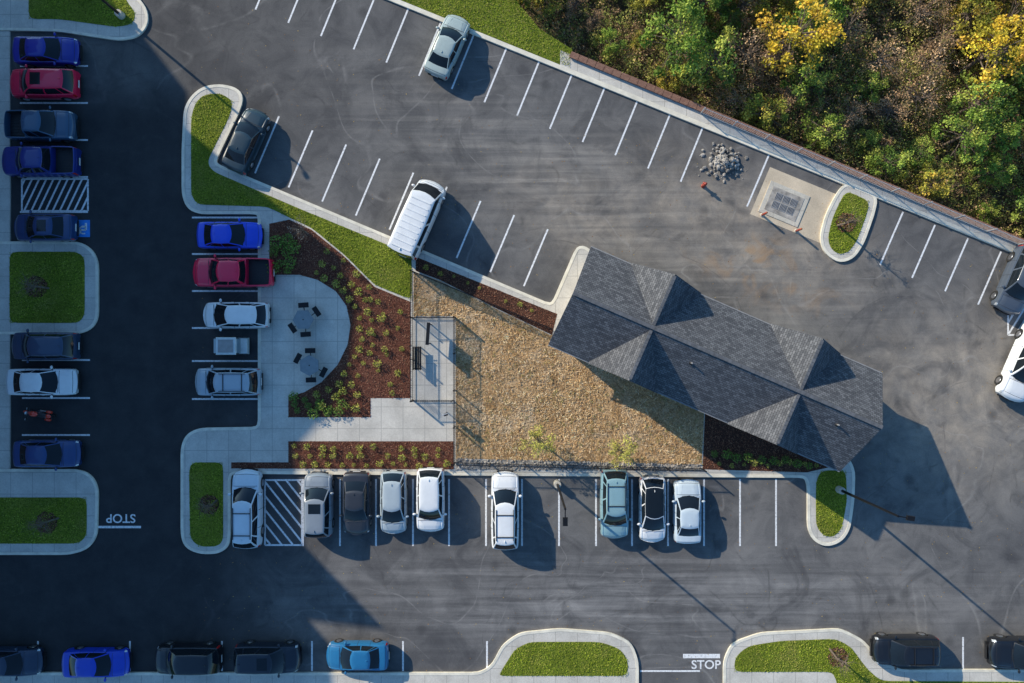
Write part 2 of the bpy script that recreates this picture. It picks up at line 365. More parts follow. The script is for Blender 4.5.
def hatch(x0,y0,x1,y1,step,slope,w=.13,frame=True):
    c=y0-abs(slope)*(x1-x0)-50
    while c<y1+abs(slope)*(x1-x0)+50:
        pts=[]
        for x in (x0,x1):
            y=c+slope*(x-x0)
            if y0<=y<=y1: pts.append((x,y))
        for y in (y0,y1):
            x=x0+(y-c)/slope
            if x0<x<x1: pts.append((x,y))
        if len(pts)>=2: line(pts[0],pts[1],w,.0065)
        c+=step
    if frame:
        for A,B in (((x0,y0),(x1,y0)),((x1,y0),(x1,y1)),((x1,y1),(x0,y1)),((x0,y1),(x0,y0))): line(A,B,.12,.010)
hatch(265,480,302,545,14,1.25)
hatch(22,179,88,211,15,-2.1)
hatch(1008,300,1090,335,12,-1.6)
line((97,527),(141,527),.16); line((683,656),(720,656),.3); line((640,671),(700,671),.12)
mk.add([(*W(76,237),.0062),(*W(90,237),.0062),(*W(90,220),.0062),(*W(76,220),.0062)],[(0,1,2,3)],M['blue'])
for A,B,w in (((86,223),(86,230),.15),((86,230),(81,230),.13),((81,230),(79,234),.13),((86,227),(82,227),.1)): line(A,B,w,.010)
for i in range(10):
    t0=math.pi*(.35+i*.13);t1=math.pi*(.35+(i+1)*.13); line((83.5+3.8*math.cos(t0),230+3.8*math.sin(t0)),(83.5+3.8*math.cos(t1),230+3.8*math.sin(t1)),.09,.014)
mk.obj('painted_parking_markings')
def text(s,px,py,size,rot,nm):
    cu=bpy.data.curves.new(nm,'FONT'); cu.body=s; cu.size=size; cu.align_x='CENTER'; cu.align_y='CENTER'; cu.offset=.012; cu.materials.append(M['line'])
    o=bpy.data.objects.new(nm,cu); o.location=(*W(px,py),.012); o.rotation_euler[2]=rot; scn.collection.objects.link(o)
text('STOP',121,518,.85,math.pi,'painted_stop_marking'); text('STOP',706,665,.85,0,'painted_stop_marking')
sheet('concrete_apron',[(770,167),(838,195),(820,243),(750,214)],.006,M['pad'])
mb=MB()
cx,cy=W(784,204); R=math.radians(-22.5)
mb.box((cx,cy,.03),(2.9,2.3,.05),M['conc'],R); mb.box((cx,cy,.06),(2.3,1.7,.03),M['rock'],R)
for i in range(3):
    for j in range(2):
        o=Matrix.Rotation(R,3,'Z')@Vector((-.55+i*.55,-.3+j*.6,0)); mb.box((cx+o.x,cy+o.y,.085),(.48,.52,.02),M['gutter'],R)
        for q in range(5): o2=o+Matrix.Rotation(R,3,'Z')@Vector((-.18+q*.09,0,0)); mb.box((cx+o2.x,cy+o2.y,.10),(.025,.42,.008),M['iron'],R)
mb.obj('storm_drain_grate')
# ---------------------------------------------------------------- vehicles
def interp(t,pts):
    for (a,b),(c,d) in zip(pts,pts[1:]):
        if t<=c:
            k=(t-a)/(c-a); k=max(0,min(1,k)); return b+(d-b)*k
    return pts[-1][1]
SPEC={
'sedan':dict(L=4.75,W=1.83,H=1.45,belt=.98,g=(1.10,.15,-.95,-1.85),seam=(2.12,-2.2),door=(.85,-.05,-1.0),z=[(-2.375,.74),(-2.3,.95),(-2.15,1.03),(-1.75,1.05),(-1.0,1.0),(1.0,.99),(1.6,.91),(2.0,.82),(2.25,.70),(2.375,.55)]),
'hatchback':dict(L=4.3,W=1.78,H=1.50,belt=1.0,g=(1.15,.22,-1.45,-2.0),seam=(1.92,),door=(.85,0,-.95),z=[(-2.15,.82),(-2.08,1.0),(1.0,1.0),(1.5,.92),(1.85,.82),(2.06,.70),(2.15,.55)]),
'suv':dict(L=4.75,W=1.90,H=1.72,belt=1.08,g=(1.22,.40,-1.78,-2.22),seam=(2.12,),door=(.95,0,-1.05),z=[(-2.375,.88),(-2.3,1.06),(1.1,1.10),(1.8,1.02),(2.15,.92),(2.3,.80),(2.375,.65)]),
'van':dict(L=5.5,W=2.02,H=2.45,belt=1.3,g=(2.15,1.35,-2.6,-2.68),seam=(2.5,),door=(1.5,.6,-.6),z=[(-2.75,1.1),(-2.70,1.32),(2.0,1.28),(2.6,1.0),(2.75,.7)]),
'pickup':dict(L=5.65,W=1.98,H=1.85,belt=1.15,g=(1.35,.52,-.75,-.95),seam=(2.5,),door=(1.05,.15,-.75),z=[(-2.82,.95),(-2.77,1.14),(1.2,1.15),(2.3,1.07),(2.7,.95),(2.82,.72)],bed=(-2.68,-1.05)),
}
paints={}
def paint(col):
    if col not in paints:
        m,nt,b=newmat('car_paint'); v=coords(nt); n=noise(nt,v,2,4); c=mixc(nt,ramp(nt,n,.35,.7),col,tuple(min(1,x*.92+.003) for x in col))
        L(nt,c,b.inputs['Base Color']); b.inputs['Roughness'].default_value=.35; b.inputs['Coat Weight'].default_value=.8; b.inputs['Coat Roughness'].default_value=.04
        paints[col]=m
    return paints[col]
def vehicle(name,px,py,deg,kind,col,roof=None,sunroof=False,rails=False,ls=1.0,cargo=None,h=None):
    S=SPEC[kind]; Ln,Wd,H=S['L'],S['W'],S['H']; pm=paint(col); mb=MB(); ns=60
    zp=S['z']; wx=(Ln*.5-.88*Ln/4.75, -Ln*.5+.98*Ln/4.75); bed=S.get('bed'); rw=.40 if kind in('suv','van','pickup') else .37; tr=rw-.045
    xfb,xft,xrt,xrb=S['g']; hoodx=xfb+.17
    sm=list(S['seam'])+[hoodx+.03]; dr=list(S['door'])
    base=[-Ln/2+Ln*i/ns for i in range(ns+1)]+[-Ln/2+.02,Ln/2-.02,Ln/2-.05,-Ln/2+.05,Ln/2-.008,-Ln/2+.008]
    for q in sm+dr: base+=[q-.012,q+.012]
    if bed: base+=[bed[0]-.01,bed[0]+.01,bed[1]-.01,bed[1]+.01]
    secs=[];xs=[]
    for x in sorted(set(base)):
        t=x/(Ln/2); at=abs(t); w=Wd/2*(1-.06*at**4-.05*at**20); zt=interp(x,zp); zb=.22+ .10*at**12
        arch=0
        for c in wx:
            dx=x-c
            if abs(dx)<rw: arch=max(arch,.34+math.sqrt(rw*rw-dx*dx))
        z0=max(zb,arch); z1=max(zb+.12,arch+.01); z2=max(.60,arch+.04); crown=.05 if x>hoodx else .03
        z3=max(zt-.13,z2+.02); z4=max(zt-.035,z3+.01); z5=max(zt,z4+.01)
        p=[(w*.90,z0),(w*.995,z1),(w,z2),(w*.985,z3),(w*.945,z4),(w*.86,z5),(w*.80,z5+(.0 if x<hoodx else -.012)),(w*.72,z5+crown*.55),(w*.4,z5+crown*.9),(0,z5+crown)]
        if bed and bed[0]<x<bed[1]:
            zf=max(zt-.48,0.62)
            p[4]=(w*.965,zt-.01);p[5]=(w*.93,zt);p[6]=(w*.885,zt);p[7]=(w*.88,zf);p[8]=(w*.4,zf);p[9]=(0,zf)
        sec=p+[(-a,b) for a,b in reversed(p[:-1])]
        bw=(.26 if t>0 else .13)*max(0,(at-.72)/.28)**2*(1 if t>0 else -1)
        secs.append([(x-bw*(y/(Wd/2))**2,y,z) for y,z in sec]); xs.append(x)
    m=len(secs[0]); n=len(secs); o=len(mb.v); mb.v+=[q for s in secs for q in s]
    def g(f,mt): mb.f.append(tuple(o+a for a in f)); mb.m.append(mb.mi(mt))
    for i in range(n-1):
        xm=(xs[i]+xs[i+1])/2; tm=xm/(Ln/2); thin=xs[i+1]-xs[i]<.0245
        for j in range(m-1):
            jj=min(j,m-2-j); mt=pm
            if thin and jj>=5 and any(abs(xm-q)<.011 for q in sm): mt=M['trim']
            if thin and 1<=jj<=5 and any(abs(xm-q)<.011 for q in dr): mt=M['trim']
            if .885<tm<.975 and jj in(3,4): mt=M['head']
            if tm<-.94 and jj in(2,3) : mt=M['tail']
            if jj==0: mt=M['trim']
            if bed and bed[0]<xm<bed[1] and jj in (6,7,8): mt=cargo or M['trim']
            g((i*m+j,i*m+j+1,(i+1)*m+j+1,(i+1)*m+j),mt)
        if not (bed and bed[0]-.05<xm<bed[1]+.05): g((i*m,(i+1)*m,(i+1)*m+m-1,i*m+m-1),M['trim'])
    g(tuple(range(m)),pm); g(tuple((n-1)*m+j for j in range(m)),pm)
    wb=Wd/2*.90; wt=Wd/2*(.70 if kind!='van' else .86); zb=S['belt']-.03
    fy=[-1,-.93,-.45,0,.45,.93,1]; sd=[.0,.03,.44,.475,.80,.83,.97,1.0] if kind!='pickup' else [0,.05,.48,.53,.9,.93,.97,1]
    if kind=='sedan': sd=[0,.03,.47,.50,.86,.88,.98,1]
    ring=[('f',y) for y in fy]+[('l',s) for s in sd[1:-1]]+[('r',-y) for y in fy]+[('R',s) for s in reversed(sd[1:-1])]
    def rp(k,v,f,ins=0):
        hw=(wb+(wt-wb)*f)*(1-ins); xf=xfb+(xft-xfb)*f; xr=xrb+(xrt-xrb)*f; mid=(xf+xr)/2; xf=mid+(xf-mid)*(1-ins); xr=mid+(xr-mid)*(1-ins)
        tap=.93 if kind!='van' else 1
        if k=='f': return (xf+.20*(1-v*v),v*hw*(.97))
        if k=='r': return (xr-.10*(1-v*v),v*hw*tap)
        x=xf+(xr-xf)*v; bow=(.97*(1-v)+tap*v)+.05*math.sin(math.pi*v)
        return (x,hw*bow*(1 if k=='l' else -1))
    rowsf=[(0,zb,0),(.06,None,0),(.5,None,0),(.93,None,0),(.985,None,0),(1.0,H-.035,.05),(1.0,H-.012,.2),(1.0,H,.55)]
    nr=len(ring); o=len(mb.v)
    for f,z,ins in rowsf:
        zz=z if z is not None else zb+(H-.055-zb)*(f+.10*math.sin(math.pi*f)*(1 if kind!='van' else .3))
        for k,v in ring:
            x,y=rp(k,v,f,ins); mb.v.append((x,y,zz))
    kp=mb.mi(pm);kg=mb.mi(M['glass']); kr=mb.mi(roof) if roof else kp
    for r in range(len(rowsf)-1):
        for i in range(nr):
            j=(i+1)%nr; a=ring[i];b2=ring[j]; glass=False
            if r in(1,2):
                if a[0]==b2[0] and a[0] in 'fr': glass= abs(a[1]+b2[1])/2<.93
                else:
                    s0=a[1] if a[0] in 'lR' else None; s1=b2[1] if b2[0] in 'lR' else None
                    if s0 is not None and s1 is not None: glass=abs(s0-s1)>.06
            if r==0 and a[0]=='f' and b2[0]=='f': k=mb.mi(M['trim'])
            else: k=kg if glass else (kr if r>=4 else kp)
            mb.f.append((o+r*nr+i,o+r*nr+j,o+(r+1)*nr+j,o+(r+1)*nr+i)); mb.m.append(k)
    mb.f.append(tuple(o+(len(rowsf)-1)*nr+i for i in range(nr))); mb.m.append(kr)
    xm=(xft+xrt)/2
    if sunroof: mb.box((xft-.45,0,H+.002),(.7,wt*1.2,.02),M['glass'])
    if rails:
        for s in(-1,1): mb.box((xm,s*wt*.88,H+.02),((xft-xrt)*.85,.04,.05),M['trim'])
        for q in (.28,-.32): mb.box((xm+q*(xft-xrt),0,H+.04),(.05,wt*1.74,.025),M['trim'])
    if kind=='van':
        for q in range(9): mb.box((xft-.35-q*.42,0,H+.008),(.07,wt*1.55,.03),pm)
    for s in(-1,1):
        mb.ell((xfb-.28,s*(Wd/2+.09),S['belt']+.06),(.09,.13,.08),pm,10,6); mb.box((xfb-.28,s*(Wd/2-.02),S['belt']+.02),(.06,.12,.04),M['trim'])
        for c in wx:
            mb.tube((c,s*(Wd/2-.235),.34),(c,s*(Wd/2-.015),.34),tr,tr,M['tire'],20)
            mb.tube((c,s*(Wd/2-.02),.34),(c,s*(Wd/2-.002),.34),tr*.62,tr*.55,M['chrome'],12)
        for q in dr[1:]: mb.box((q+.18,s*(Wd/2*.985),S['belt']-.16),(.16,.03,.03),pm)
        mb.box((xfb+.12,s*.30-.12,S['belt']+.07),(.02,.55,.012),M['trim'],rz=.12)
        if kind!='van': mb.add([(hoodx+.1,s*Wd*.27,interp(hoodx+.1,zp)+.052),(hoodx+.1,s*Wd*.285,interp(hoodx+.1,zp)+.045),(Ln/2-.4,s*Wd*.215,interp(Ln/2-.4,zp)+.055),(Ln/2-.4,s*Wd*.20,interp(Ln/2-.4,zp)+.062)],[(0,1,2,3)],pm)
    mb.box((Ln/2-.005,0,.50),(.03,Wd*.45,.16),M['trim']); mb.box((-Ln/2-.004,0,.66),(.02,.5,.13),M['white'])
    mb.box((Ln/2-.14,0,.30),(.14,Wd*.6,.12),M['trim']); mb.box((-Ln/2+.10,0,.32),(.14,Wd*.60,.14),M['trim'])
    mb.ell((xrt+.12,0,H+.0),(.09,.025,.05),pm,8,5)
    if kind=='pickup':
        for q in range(7): mb.box(((bed[0]+bed[1])/2,-.6+q*.2,.68),(bed[1]-bed[0]-.1,.05,.02),M['trim'])
    mb.v=[(a*ls,b,c) for a,b,c in mb.v]
    x,y=W(px,py,h if h is not None else H*.6)
    ob=mb.obj(name,True,loc=(x,y,0.0),rz=math.radians(deg)); smooth_angle(ob,30)
    return ob
WH=(.87,.88,.87);SIL=(.50,.54,.57);BK=(.008,.010,.014)
V=vehicle; D=66.5
V('parked_car',45,50,0,'sedan',(.010,.02,.32),ls=.93); V('parked_suv',41,82,180,'suv',(.85,.008,.07),sunroof=True,ls=.98)
V('pickup_truck',38,124,0,'pickup',(.04,.10,.18),ls=.82); V('pickup_truck',37,160,180,'pickup',(.010,.03,.22),ls=.92)
V('parked_car',43,227,180,'sedan',(.015,.05,.16),sunroof=True,ls=.88); V('parked_suv',42,346,180,'suv',(.03,.06,.12),ls=.95)
V('parked_car',41,382,0,'sedan',WH); V('parked_car',46,454,0,'sedan',(.02,.06,.20),ls=.95)
V('parked_car',229,235,0,'sedan',(.01,.07,.75),ls=.93); V('pickup_truck',231,272,180,'pickup',(.88,.008,.07),ls=.97)
V('parked_car',235,315,180,'hatchback',WH,ls=1.05); V('parked_suv',226,382,180,'suv',(.42,.50,.56),rails=True,ls=.95)
V('parked_car',447,45,D,'sedan',(.42,.50,.47),ls=.92); V('parked_car',245,140,D,'sedan',(.012,.035,.05),ls=.95)
V('passenger_van',417,217,D,'van',WH)
V('parked_suv',245,510,90,'suv',(.72,.80,.85),rails=True,ls=1.13,h=1.1)
V('parked_suv',317,506,90,'suv',(.25,.29,.33),sunroof=True,ls=.93); V('parked_car',356,504,270,'sedan',(.035,.038,.045),ls=.91)
V('parked_suv',393,503,270,'hatchback',(.45,.52,.55),ls=1.0); V('parked_suv',430,501,270,'suv',WH,ls=.92)
V('parked_suv',505,512,90,'suv',WH,rails=True,ls=1.12,h=1.2)
V('parked_suv',615,505,270,'suv',(.26,.43,.47),rails=True,ls=1.0); V('parked_car',653,510,270,'hatchback',WH,roof=M['glass'],ls=1.05); V('parked_car',688,512,90,'sedan',(.58,.68,.74),ls=.92)
V('parked_car',6,663,0,'sedan',(.02,.04,.08)); V('parked_car',95,664,0,'sedan',(.01,.06,.60),ls=.95); V('parked_suv',186,661,180,'suv',BK,ls=.95); V('parked_suv',266,660,0,'suv',(.012,.018,.03),ls=.95,sunroof=True)
V('parked_car',357,657,180,'sedan',(.02,.17,.36),ls=.90); V('parked_suv',908,652,180,'suv',BK,rails=True,ls=.95); V('pickup_truck',1034,655,180,'pickup',BK)
V('parked_suv',1022,280,D+180,'suv',(.08,.10,.13)); V('pickup_truck',1030,362,D+180,'pickup',WH)
def motorcycle(px,py,deg,col):
    mb=MB(); pm=paint(col)
    for x in(-.72,.72):
        nseg=20
        for i in range(nseg):
            a0=2*math.pi*i/nseg;a1=2*math.pi*(i+1)/nseg
            mb.tube((x+.27*math.cos(a0),0,.32+.27*math.sin(a0)),(x+.27*math.cos(a1),0,.32+.27*math.sin(a1)),.06,.06,M['tire'],8,False)
        for i in range(6):
            a0=math.pi*i/3; mb.tube((x,0,.32),(x+.25*math.cos(a0),0,.32+.25*math.sin(a0)),.012,.012,M['chrome'],5)
    mb.ell((.18,0,.82),(.32,.19,.16),pm); mb.ell((-.38,0,.80),(.40,.17,.07),M['trim']); mb.ell((-.8,0,.78),(.22,.14,.07),pm)
    mb.ell((.78,0,.60),(.26,.10,.07),pm); mb.box((0,0,.48),(.42,.34,.34),M['chrome'],taper=.8)
    for s in(-1,1):
        mb.tube((.72,s*.10,.32),(.50,s*.10,.98),.03,.03,M['chrome']); mb.tube((.50,0,1.0),(.36,s*.40,1.05),.018,.018,M['iron']); mb.tube((.36,s*.30,1.05),(.34,s*.42,1.05),.03,.03,M['tire'])
        mb.tube((.1,s*.2,.28),(-.8,s*.22,.34),.045,.055,M['chrome']); mb.tube((.40,s*.3,1.05),(.40,s*.36,1.18),.01,.01,M['iron']); mb.ell((.40,s*.37,1.2),(.02,.07,.04),M['chrome'])
        mb.ell((-.75,s*.26,.62),(.24,.11,.16),pm)
    mb.ell((.62,0,.90),(.10,.11,.11),M['head']); mb.box((-.05,0,.62),(1.0,.10,.12),M['trim']); mb.tube((0,.1,.25),(-.05,.3,.0),.015,.015,M['iron'])
    o=mb.obj('motorcycle',True,loc=(*W(px,py,.6),0),rz=math.radians(deg)); smooth_angle(o,40)
motorcycle(38,414,170,(.75,.05,.02))
def golf_cart(px,py,deg):
    mb=MB(); pm=paint((.45,.52,.52))
    mb.box((0,0,.36),(2.3,1.1,.16),M['trim']); mb.box((.92,0,.60),(.5,1.12,.42),pm,taper=.85); mb.box((-.75,0,.62),(.8,1.14,.36),pm,taper=.92)
    mb.box((-.15,0,.70),(.5,1.0,.16),M['cover']); mb.box((-.42,0,.98),(.12,1.0,.46),M['cover']); mb.box((-.95,0,.86),(.42,1.0,.12),M['cover'])
    for sx in(.72,-.55):
        for s in(-1,1): mb.tube((sx,s*.5,.6),(sx-.12,s*.5,1.82),.022,.022,M['iron'])
    mb.box((-.12,0,1.86),(1.35,1.16,.07),M['cover'],taper=.94); mb.box((-.12,0,1.91),(1.0,.85,.03),M['gutter'])
    for x in(.8,-.75):
        for s in(-1,1): mb.tube((x,s*.40,.23),(x,s*.60,.23),.23,.23,M['tire'],16); mb.tube((x,s*.59,.23),(x,s*.61,.23),.12,.12,M['chrome'],10)
    mb.tube((.6,.25,.8),(.35,.25,1.08),.02,.02,M['iron']); mb.tube((.33,.25,1.07),(.35,.25,1.10),.17,.17,M['iron'],14)
    mb.obj('golf_cart',loc=(*W(px,py,1.2),0),rz=math.radians(deg))
golf_cart(228,346,180)
# ---------------------------------------------------------------- garage building
bc=Vector((*W(703,358),0)); BA=math.radians(-23.5)
bld=bpy.data.objects.new('garage_building',None); scn.collection.objects.link(bld); bld.location=bc; bld.rotation_euler[2]=BA
HL,HW,EZ,RZ=10.3,3.45,2.95,5.55
mb=MB()
wl_,ww=HL-.45,HW-.45
mb.box((0,0,1.45),(wl_*2,ww*2,2.9),M['siding'])
for s in(-1,1): mb.add([(s*wl_,-ww,2.9),(s*wl_,ww,2.9),(s*wl_,0,2.9+ww*(RZ-EZ)/HW-.05)],[(0,1,2)],M['siding'])
mb.obj('walls',parent=bld)
mb=MB(); mb.box((0,0,.04),(wl_*2+.5,ww*2+.5,.08),M['conc']); mb.obj('slab',parent=bld)
mb=MB()
for i in range(6):
    x=-8.1+i*3.24
    mb.box((x,ww+.02,1.15),(2.5,.06,2.2),M['white'])
    for k in range(4): mb.box((x,ww+.06,.35+k*.53),(2.4,.03,.47),M['siding'])
mb.obj('garage_doors',parent=bld)
mb=MB()
for i in range(5): x=-7.5+i*3.7; mb.box((x,-ww-.02,1.6),(1.1,.05,1.1),M['white']); mb.box((x,-ww-.05,1.6),(.95,.03,.95),M['win'])
mb.obj('windows',parent=bld)
def roofmesh(name,faces,mat):
    me=bpy.data.meshes.new(name); vs=[];fs=[]
    for f in faces:
        o=len(vs); vs+=f; fs.append(tuple(range(o,o+len(f))))
    me.from_pydata(vs,[],fs); uv=me.uv_layers.new(name='UVMap')
    for p in me.polygons:
        nn=p.normal; h=Vector((0,0,1)).cross(nn)
        h=h.normalized() if h.length>1e-4 else Vector((1,0,0)); s=nn.cross(h)
        for li in p.loop_indices:
            co=me.vertices[me.loops[li].vertex_index].co; uv.data[li].uv=(co.dot(h),co.dot(s))
    me.materials.append(mat); o=bpy.data.objects.new(name,me); scn.collection.objects.link(o); o.parent=bld; return o
F=[]
F.append([(-HL,-HW,EZ),(HL,-HW,EZ),(HL,0,RZ),(-HL,0,RZ)]); F.append([(HL,HW,EZ),(-HL,HW,EZ),(-HL,0,RZ),(HL,0,RZ)])
gw=2.45; gh=RZ-.12
for s in(-1,1):
    for x in(-5.0,4.85):
        y=s*(HW+.10)
        a=(x-gw,y,EZ+.02);b=(x,y,gh);c=(x+gw,y,EZ+.02);r=(x,s*.15,gh)
        q0=[a,b,r,(x-gw,s*HW*.98,EZ+.02)]; q1=[b,c,(x+gw,s*HW*.98,EZ+.02),r]
        if s>0: q0.reverse(); q1.reverse()
        F.append(q0); F.append(q1)
roofmesh('roof',F,M['shingle'])
mb=MB()
mb.box((0,0,EZ-.12),(2*HL-.3,2*HW-.3,.10),M['white'])
for s in(-1,1):
    mb.box((0,s*(HW+.02),EZ-.09),(2*HL-.02,.09,.09),M['gutter'])
    for x in(-5.0,4.85): mb.add([(x-gw,s*(HW+.06),EZ-.02),(x+gw,s*(HW+.06),EZ-.02),(x,s*(HW+.06),gh-.05)],[(0,1,2)],M['siding'])
    for y in(-1,1):
        A=Vector((s*(HL-.03),y*(HW-.05),EZ-.09));B=Vector((s*(HL-.03),0,RZ-.08)); mb.tube(A,B,.05,.05,M['gutter'],4)
mb.obj('fascia',parent=bld)
mb=MB()
n=68
for i in range(n): mb.box((-HL+.15+i*(2*HL-.3)/(n-1),0,RZ+.004),(.29,.22,.03),M['ridge'])
for s in(-1,1):
    for x in(-5.0,4.85):
        for i in range(11): mb.box((x,s*(.3+i*.30),gh+.004),(.2,.28,.03),M['ridge'])
mb.obj('ridge_cap',parent=bld)
mb=MB()
for x,y in((-1.8,-1.0),(8.0,-.9)):
    z=RZ-abs(y)*(RZ-EZ)/HW; mb.tube((x,y,z-.1),(x,y,z+.28),.05,.05,M['gutter'],10); mb.tube((x,y,z-.02),(x,y,z+.05),.13,.07,M['iron'],10)
mb.obj('vent_pipes',parent=bld)
# ---------------------------------------------------------------- neighbouring apartment building (out of frame, casts the big shade)
Hb=20.0; off=Hb/math.tan(SUNEL); ox,oy=off*SD[0]/K, -off*SD[1]/K
shade=[(60,-60),(100,-12),(143,35),(188,93),(200,196),(262,214),(345,262),(362,310),(352,395),(300,452),(304,545),(386,630),(310,621),(333,648),(345,760),(345,1000),(-500,1000),(-500,-60)]
fp=[(x-ox,y-oy) for x,y in shade]
apt=bpy.data.objects.new('apartment_building',None); scn.collection.objects.link(apt)
w=sheet('walls',fp,Hb-.4,M['brick'],-.05); w.parent=apt
r=sheet('roof',fp,Hb,simple('flat_roof',(.12,.12,.12),.9),Hb-.39); r.parent=apt
mb=MB()
for i in range(len(fp)):
    A=Vector(W(*fp[i]));B=Vector(W(*fp[(i+1)%len(fp)]));l=(B-A).length
    if l<2.5: continue
    d=(B-A).normalized()
    n=max(1,int(l/3.2)); an=math.atan2(d.y,d.x)
    for k in range(n):
        p=A+d*(k+.5)*l/n
        for fl in range(6): mb.box((p.x,p.y,1.7+fl*3.15),(1.3,.14,1.6),M['white'],an); mb.box((p.x,p.y,1.7+fl*3.15),(1.1,.2,1.4),M['win'],an)
mb.obj('windows',parent=apt)
# ---------------------------------------------------------------- fences, lamps, furniture
def fence(name,pts,h=1.2,z0=.13,pick=.12,mat=None,post=2.4,pr=.009):
    mb=MB(); m=mat or M['iron']
    for a,b in zip(pts,pts[1:]):
        A=Vector((*W(*a),0));B=Vector((*W(*b),0));l=(B-A).length;d=(B-A)/l;an=math.atan2(d.y,d.x)
        for z in (z0+.15,z0+h-.1): mb.box(((A+B)/2)+Vector((0,0,z)),(l,.03,.035),m,an)
        n=max(1,round(l/post))
        for i in range(n+1): p=A+d*l*i/n; mb.box((p.x,p.y,z0+h/2+.03),(.065,.065,h+.06),m,an)
        if pick:
            k=int(l/pick)
            for i in range(k): p=A+d*(i+.5)*pick; mb.box((p.x,p.y,z0+h/2),(pr*2,pr*2,h),m,an)
    return mb.obj(name)
fence('metal_fence',[(413,318),(413,272),(551,329)]); fence('metal_fence',[(455,317),(455,462),(701,468)]); fence('metal_fence',[(413,318),(455,318)]); fence('metal_fence',[(413,318),(413,400)]); fence('metal_fence',[(414,400),(453,400)])
fence('guard_fence',[(700,wl(700)+4),(1300,wl(1300)+4)],1.1,.126,.14,M['steel'],2.4)
def lamp(px,py,ang,h=7.4):
    mb=MB(); mb.tube((0,0,0),(0,0,.55),.26,.24,M['conc'],16); mb.tube((0,0,.5),(0,0,h),.095,.065,M['iron'],12)
    mb.box((.3,0,h-.05),(.6,.06,.06),M['iron']); mb.box((.75,0,h-.03),(.52,.30,.09),M['iron'],taper=.85); mb.box((.75,0,h-.085),(.4,.22,.02),M['white'])
    mb.obj('street_lamp',loc=(*W(px,py),.1),rz=ang)
lamp(838,489,math.radians(-10),7.4); lamp(557,483,math.radians(-90),7.4); lamp(123,17,math.radians(-60),7.4); lamp(1070,250,math.radians(200))
def table(px,py,rot):
    mb=MB(); mb.tube((0,0,.70),(0,0,.75),.72,.72,M['table'],6); mb.tube((0,0,.05),(0,0,.7),.06,.06,M['iron'],8); mb.tube((0,0,.75),(0,0,.752),.05,.05,M['iron'],8)
    for i in (0,1,3,4):
        a=math.pi/3*i+rot; c=(math.cos(a)*1.0,math.sin(a)*1.0)
        mb.box((c[0],c[1],.44),(.34,.70,.05),M['iron'],a); mb.tube((0,0,.15),(c[0],c[1],.42),.03,.03,M['iron'],6)
    mb.tube((0,0,0),(0,0,.06),.3,.28,M['iron'],12)
    mb.obj('picnic_table',loc=(*W(px,py),.135),rz=rot)
table(307,320,.3); table(313,365,.8)
def bench(px,py,rot):
    mb=MB()
    for i in range(4): mb.box((0,-.18+i*.12,.45),(1.6,.10,.035),M['iron'])
    for i in range(3): mb.box((0,.27,.58+i*.13),(1.6,.03,.10),M['iron'])
    for s in(-.7,.7):
        mb.box((s,-.17,.22),(.05,.05,.44),M['iron']); mb.box((s,.22,.45),(.05,.05,.9),M['iron']); mb.box((s,.02,.40),(.05,.45,.04),M['iron']); mb.box((s,.0,.64),(.05,.42,.03),M['iron'])
    mb.obj('park_bench',loc=(*W(px,py),.13),rz=rot)
bench(419,358,math.radians(90))
mb=MB()
for s in(-.65,.65): mb.tube((s,0,0),(s,0,1.7),.05,.05,M['iron'],8)
mb.box((0,0,1.2),(1.35,.05,.85),M['gutter']); mb.box((0,-.03,1.2),(1.2,.02,.7),M['white']); mb.box((0,0,1.68),(1.5,.22,.05),M['iron']); mb.obj('notice_board',loc=(*W(431,334),.13),rz=1.5)
mb=MB(); mb.tube((0,0,0),(0,0,1.5),.03,.03,M['iron'],8); mb.box((0,0,1.35),(.4,.04,.35),M['steel']); mb.box((0,-.07,.9),(.25,.16,.35),M['iron']); mb.obj('dog_waste_station',loc=(*W(447,412),.13),rz=.3)
def hydrant(px,py):
    mb=MB(); m=M['redp']; mb.tube((0,0,0),(0,0,.08),.15,.15,m,12); mb.tube((0,0,.08),(0,0,.60),.11,.10,m,12); mb.ell((0,0,.62),(.12,.12,.12),m); mb.tube((0,0,.72),(0,0,.78),.04,.04,m,6)
    mb.tube((-.18,0,.45),(.18,0,.45),.05,.05,m,8); mb.tube((0,0,.45),(0,.2,.45),.07,.07,m,8); mb.obj('fire_hydrant',True,loc=(*W(px,py),0),rz=.5)
hydrant(703,186)
def bollard(px,py):
    mb=MB(); mb.tube((0,0,0),(0,0,.9),.075,.075,M['redp'],12); mb.ell((0,0,.9),(.075,.075,.05),M['orange']); mb.tube((0,0,0),(0,0,.04),.14,.14,M['conc'],12); mb.obj('bollard',True,loc=(*W(px,py),0))
bollard(762,215); bollard(796,231)
def rocks(name,P,smin,smax,z,rng):
    mb=MB()
    for (x,y,zz) in P:
        s=rng.uniform(smin,smax); mb.ell((x,y,z+zz),(s*rng.uniform(.7,1.3),s*rng.uniform(.7,1.3),s*.6),M['rock'],6,4,rng,.25)
    return mb.obj(name)
cx,cy=W(723,162); P=[]
for i in range(240):
    r=abs(RN.gauss(0,.62)); a=RN.uniform(0,6.28)
    if r<1.5: P.append((cx+r*1.1*math.cos(a),cy+r*math.sin(a),max(0,.6-.45*r)*RN.uniform(.2,1)))
rocks('rubble_pile',P,.04,.16,.03,RN)
Q=sample(gr,45,RS); rocks('gravel_stones',[(x,y,0) for x,y in Q],.04,.11,.15,RN)
Q=sample([(700,150),(752,165),(745,185),(695,175)],6,RS); rocks('loose_stones',[(x,y,0) for x,y in Q],.02,.06,.01,RN)
